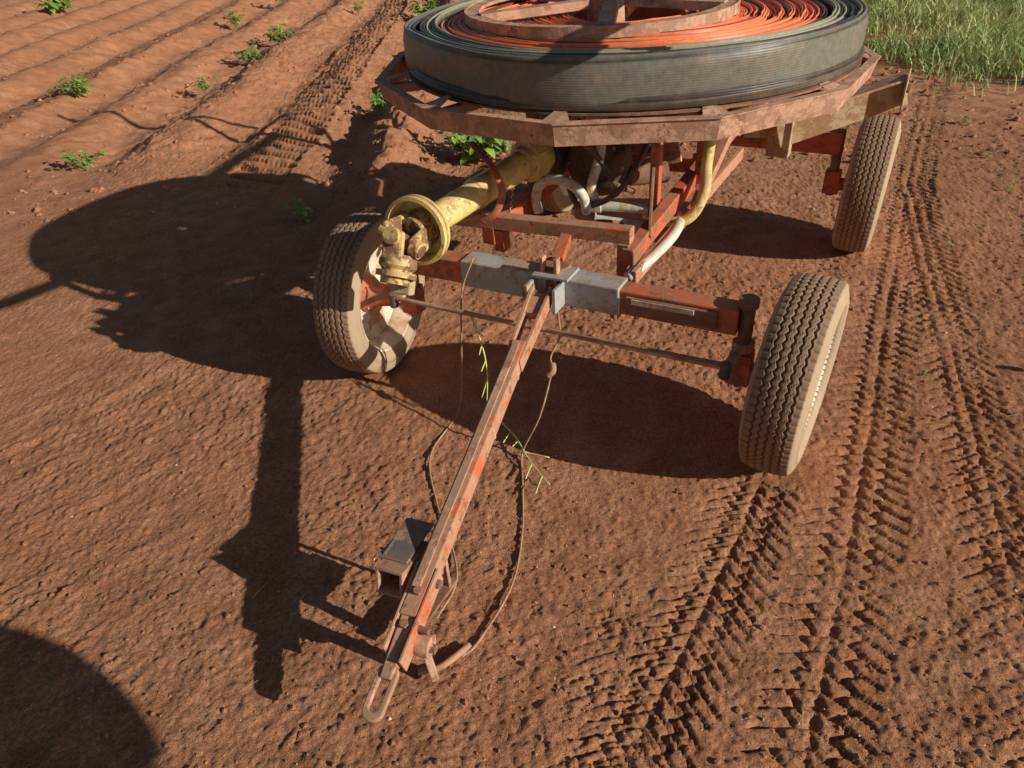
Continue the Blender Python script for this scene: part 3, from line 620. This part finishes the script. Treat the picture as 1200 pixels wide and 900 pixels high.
# ------------------------------------------------------------ bystander (throws the shadow bottom left)
def person(pos,yaw):
    P=empty('person');P.location=pos;P.rotation_euler=(0,0,yaw)
    def skin(name,V,E,R,mat,lv=2):
        me=bpy.data.meshes.new(name);me.from_pydata(V,E,[]);o=bpy.data.objects.new(name,me);COL.objects.link(o);o.parent=P;me.materials.append(mat)
        sk=o.modifiers.new('s','SKIN')
        for i,r in enumerate(R):
            me.skin_vertices[0].data[i].radius=r if isinstance(r,tuple) else (r,r)
        me.skin_vertices[0].data[0].use_root=True;su=o.modifiers.new('u','SUBSURF');su.levels=lv;su.render_levels=lv;return o
    def cm(n,c):
        m,t,p=nt(n);co=t.nodes.new('ShaderNodeTexCoord').outputs['Object'];t.links.new(mix(t,noise(t,co,8),tuple(x*.7 for x in c),c),p.inputs['Base Color']);p.inputs['Roughness'].default_value=.9;return m
    jk=cm('work_jacket',(.06,.09,.16));tr=cm('work_trousers',(.10,.085,.06));skn=cm('skin',(.45,.25,.17));ht=cm('felt_hat',(.3,.22,.12))
    skin('trousers',[(0,0,.95),(-.10,0,.88),(-.12,.02,.5),(-.13,0,.09),(.10,0,.88),(.12,.02,.5),(.13,0,.09)],[(0,1),(1,2),(2,3),(0,4),(4,5),(5,6)],[.16,.14,.11,.08,.14,.11,.08],tr)
    skin('boots',[(-.13,0,.06),(-.135,.08,.045),(-.14,.16,.04)],[(0,1),(1,2)],[.055,.05,.04],jk,2);skin('boots_r',[(.13,0,.06),(.135,.08,.045),(.14,.16,.04)],[(0,1),(1,2)],[.055,.05,.04],jk,2)
    skin('jacket',[(0,0,.86),(0,0,1.10),(0,0,1.36),(0,0,1.48),(-.19,0,1.42),(-.31,-.02,1.22),(-.24,.08,1.02),(.19,0,1.42),(.31,-.02,1.22),(.24,.08,1.02)],[(0,1),(1,2),(2,3),(2,4),(4,5),(5,6),(2,7),(7,8),(8,9)],[(.30,.20),(.30,.19),(.26,.15),.09,.11,.12,.08,.11,.12,.08],jk)
    skin('head',[(0,0,1.47),(0,0,1.56),(0,.02,1.66),(0,.02,1.74)],[(0,1),(1,2),(2,3)],[.055,.055,(.08,.1),(.07,.085)],skn)
    skin('nose',[(0,.10,1.67),(0,.135,1.64)],[(0,1)],[.012,.016],skn,1)
    lathe('hat',[(1.72,.21),(1.715,.10),(1.82,.095),(1.84,.07),(1.84,.001)],(0,.02,0),(0,0,1),ht,P,32)
    for s in(-1,1):
        skin('hand',[(.22*s,.13,1.0),(.18*s,.19,.97)],[(0,1)],[.035,.04],skn)
        for k in range(4): skin('finger',[(.17*s,.20,.99-.02*k),(.13*s,.215,.98-.02*k),(.095*s-.004*s*(k%2),.21,.97-.02*k)],[(0,1),(1,2)],[.010,.009,.008],skn,1)
        skin('thumb',[(.20*s,.17,1.01),(.18*s,.20,1.03),(.15*s,.22,1.035)],[(0,1),(1,2)],[.012,.011,.009],skn,1)
person((1.16,-.53,hz(1.16,-.53)),math.radians(60.5))
# ------------------------------------------------------------ light, sky, camera
EL=math.radians(22.6)
w=bpy.data.worlds.new("World");SC.world=w;w.use_nodes=True;t=w.node_tree;bg=t.nodes['Background']
sk=t.nodes.new('ShaderNodeTexSky');sk.sky_type='NISHITA';sk.sun_disc=False;sk.sun_elevation=EL;sk.sun_rotation=math.radians(119.5)
t.links.new(sk.outputs[0],bg.inputs[0]);bg.inputs[1].default_value=.05
sl=bpy.data.lights.new('sun','SUN');sl.energy=5;sl.angle=math.radians(.5);sl.color=(1,.96,.86)
so=bpy.data.objects.new('sun',sl);COL.objects.link(so)
dirv=Vector((-.8705*math.cos(EL),.4922*math.cos(EL),-math.sin(EL)));so.rotation_euler=dirv.to_track_quat('-Z','Y').to_euler();so.location=(5,-3,3)
cd=bpy.data.cameras.new('camera');cam=bpy.data.objects.new('camera',cd);COL.objects.link(cam)
cd.sensor_width=36;cd.lens=25.98;cd.clip_start=.05;cd.clip_end=1500
cam.matrix_world=Matrix.Translation((0,0,1.65))@Matrix.Rotation(math.radians(55),4,'X')@Matrix.Rotation(math.radians(-4),4,'Z')
SC.camera=cam
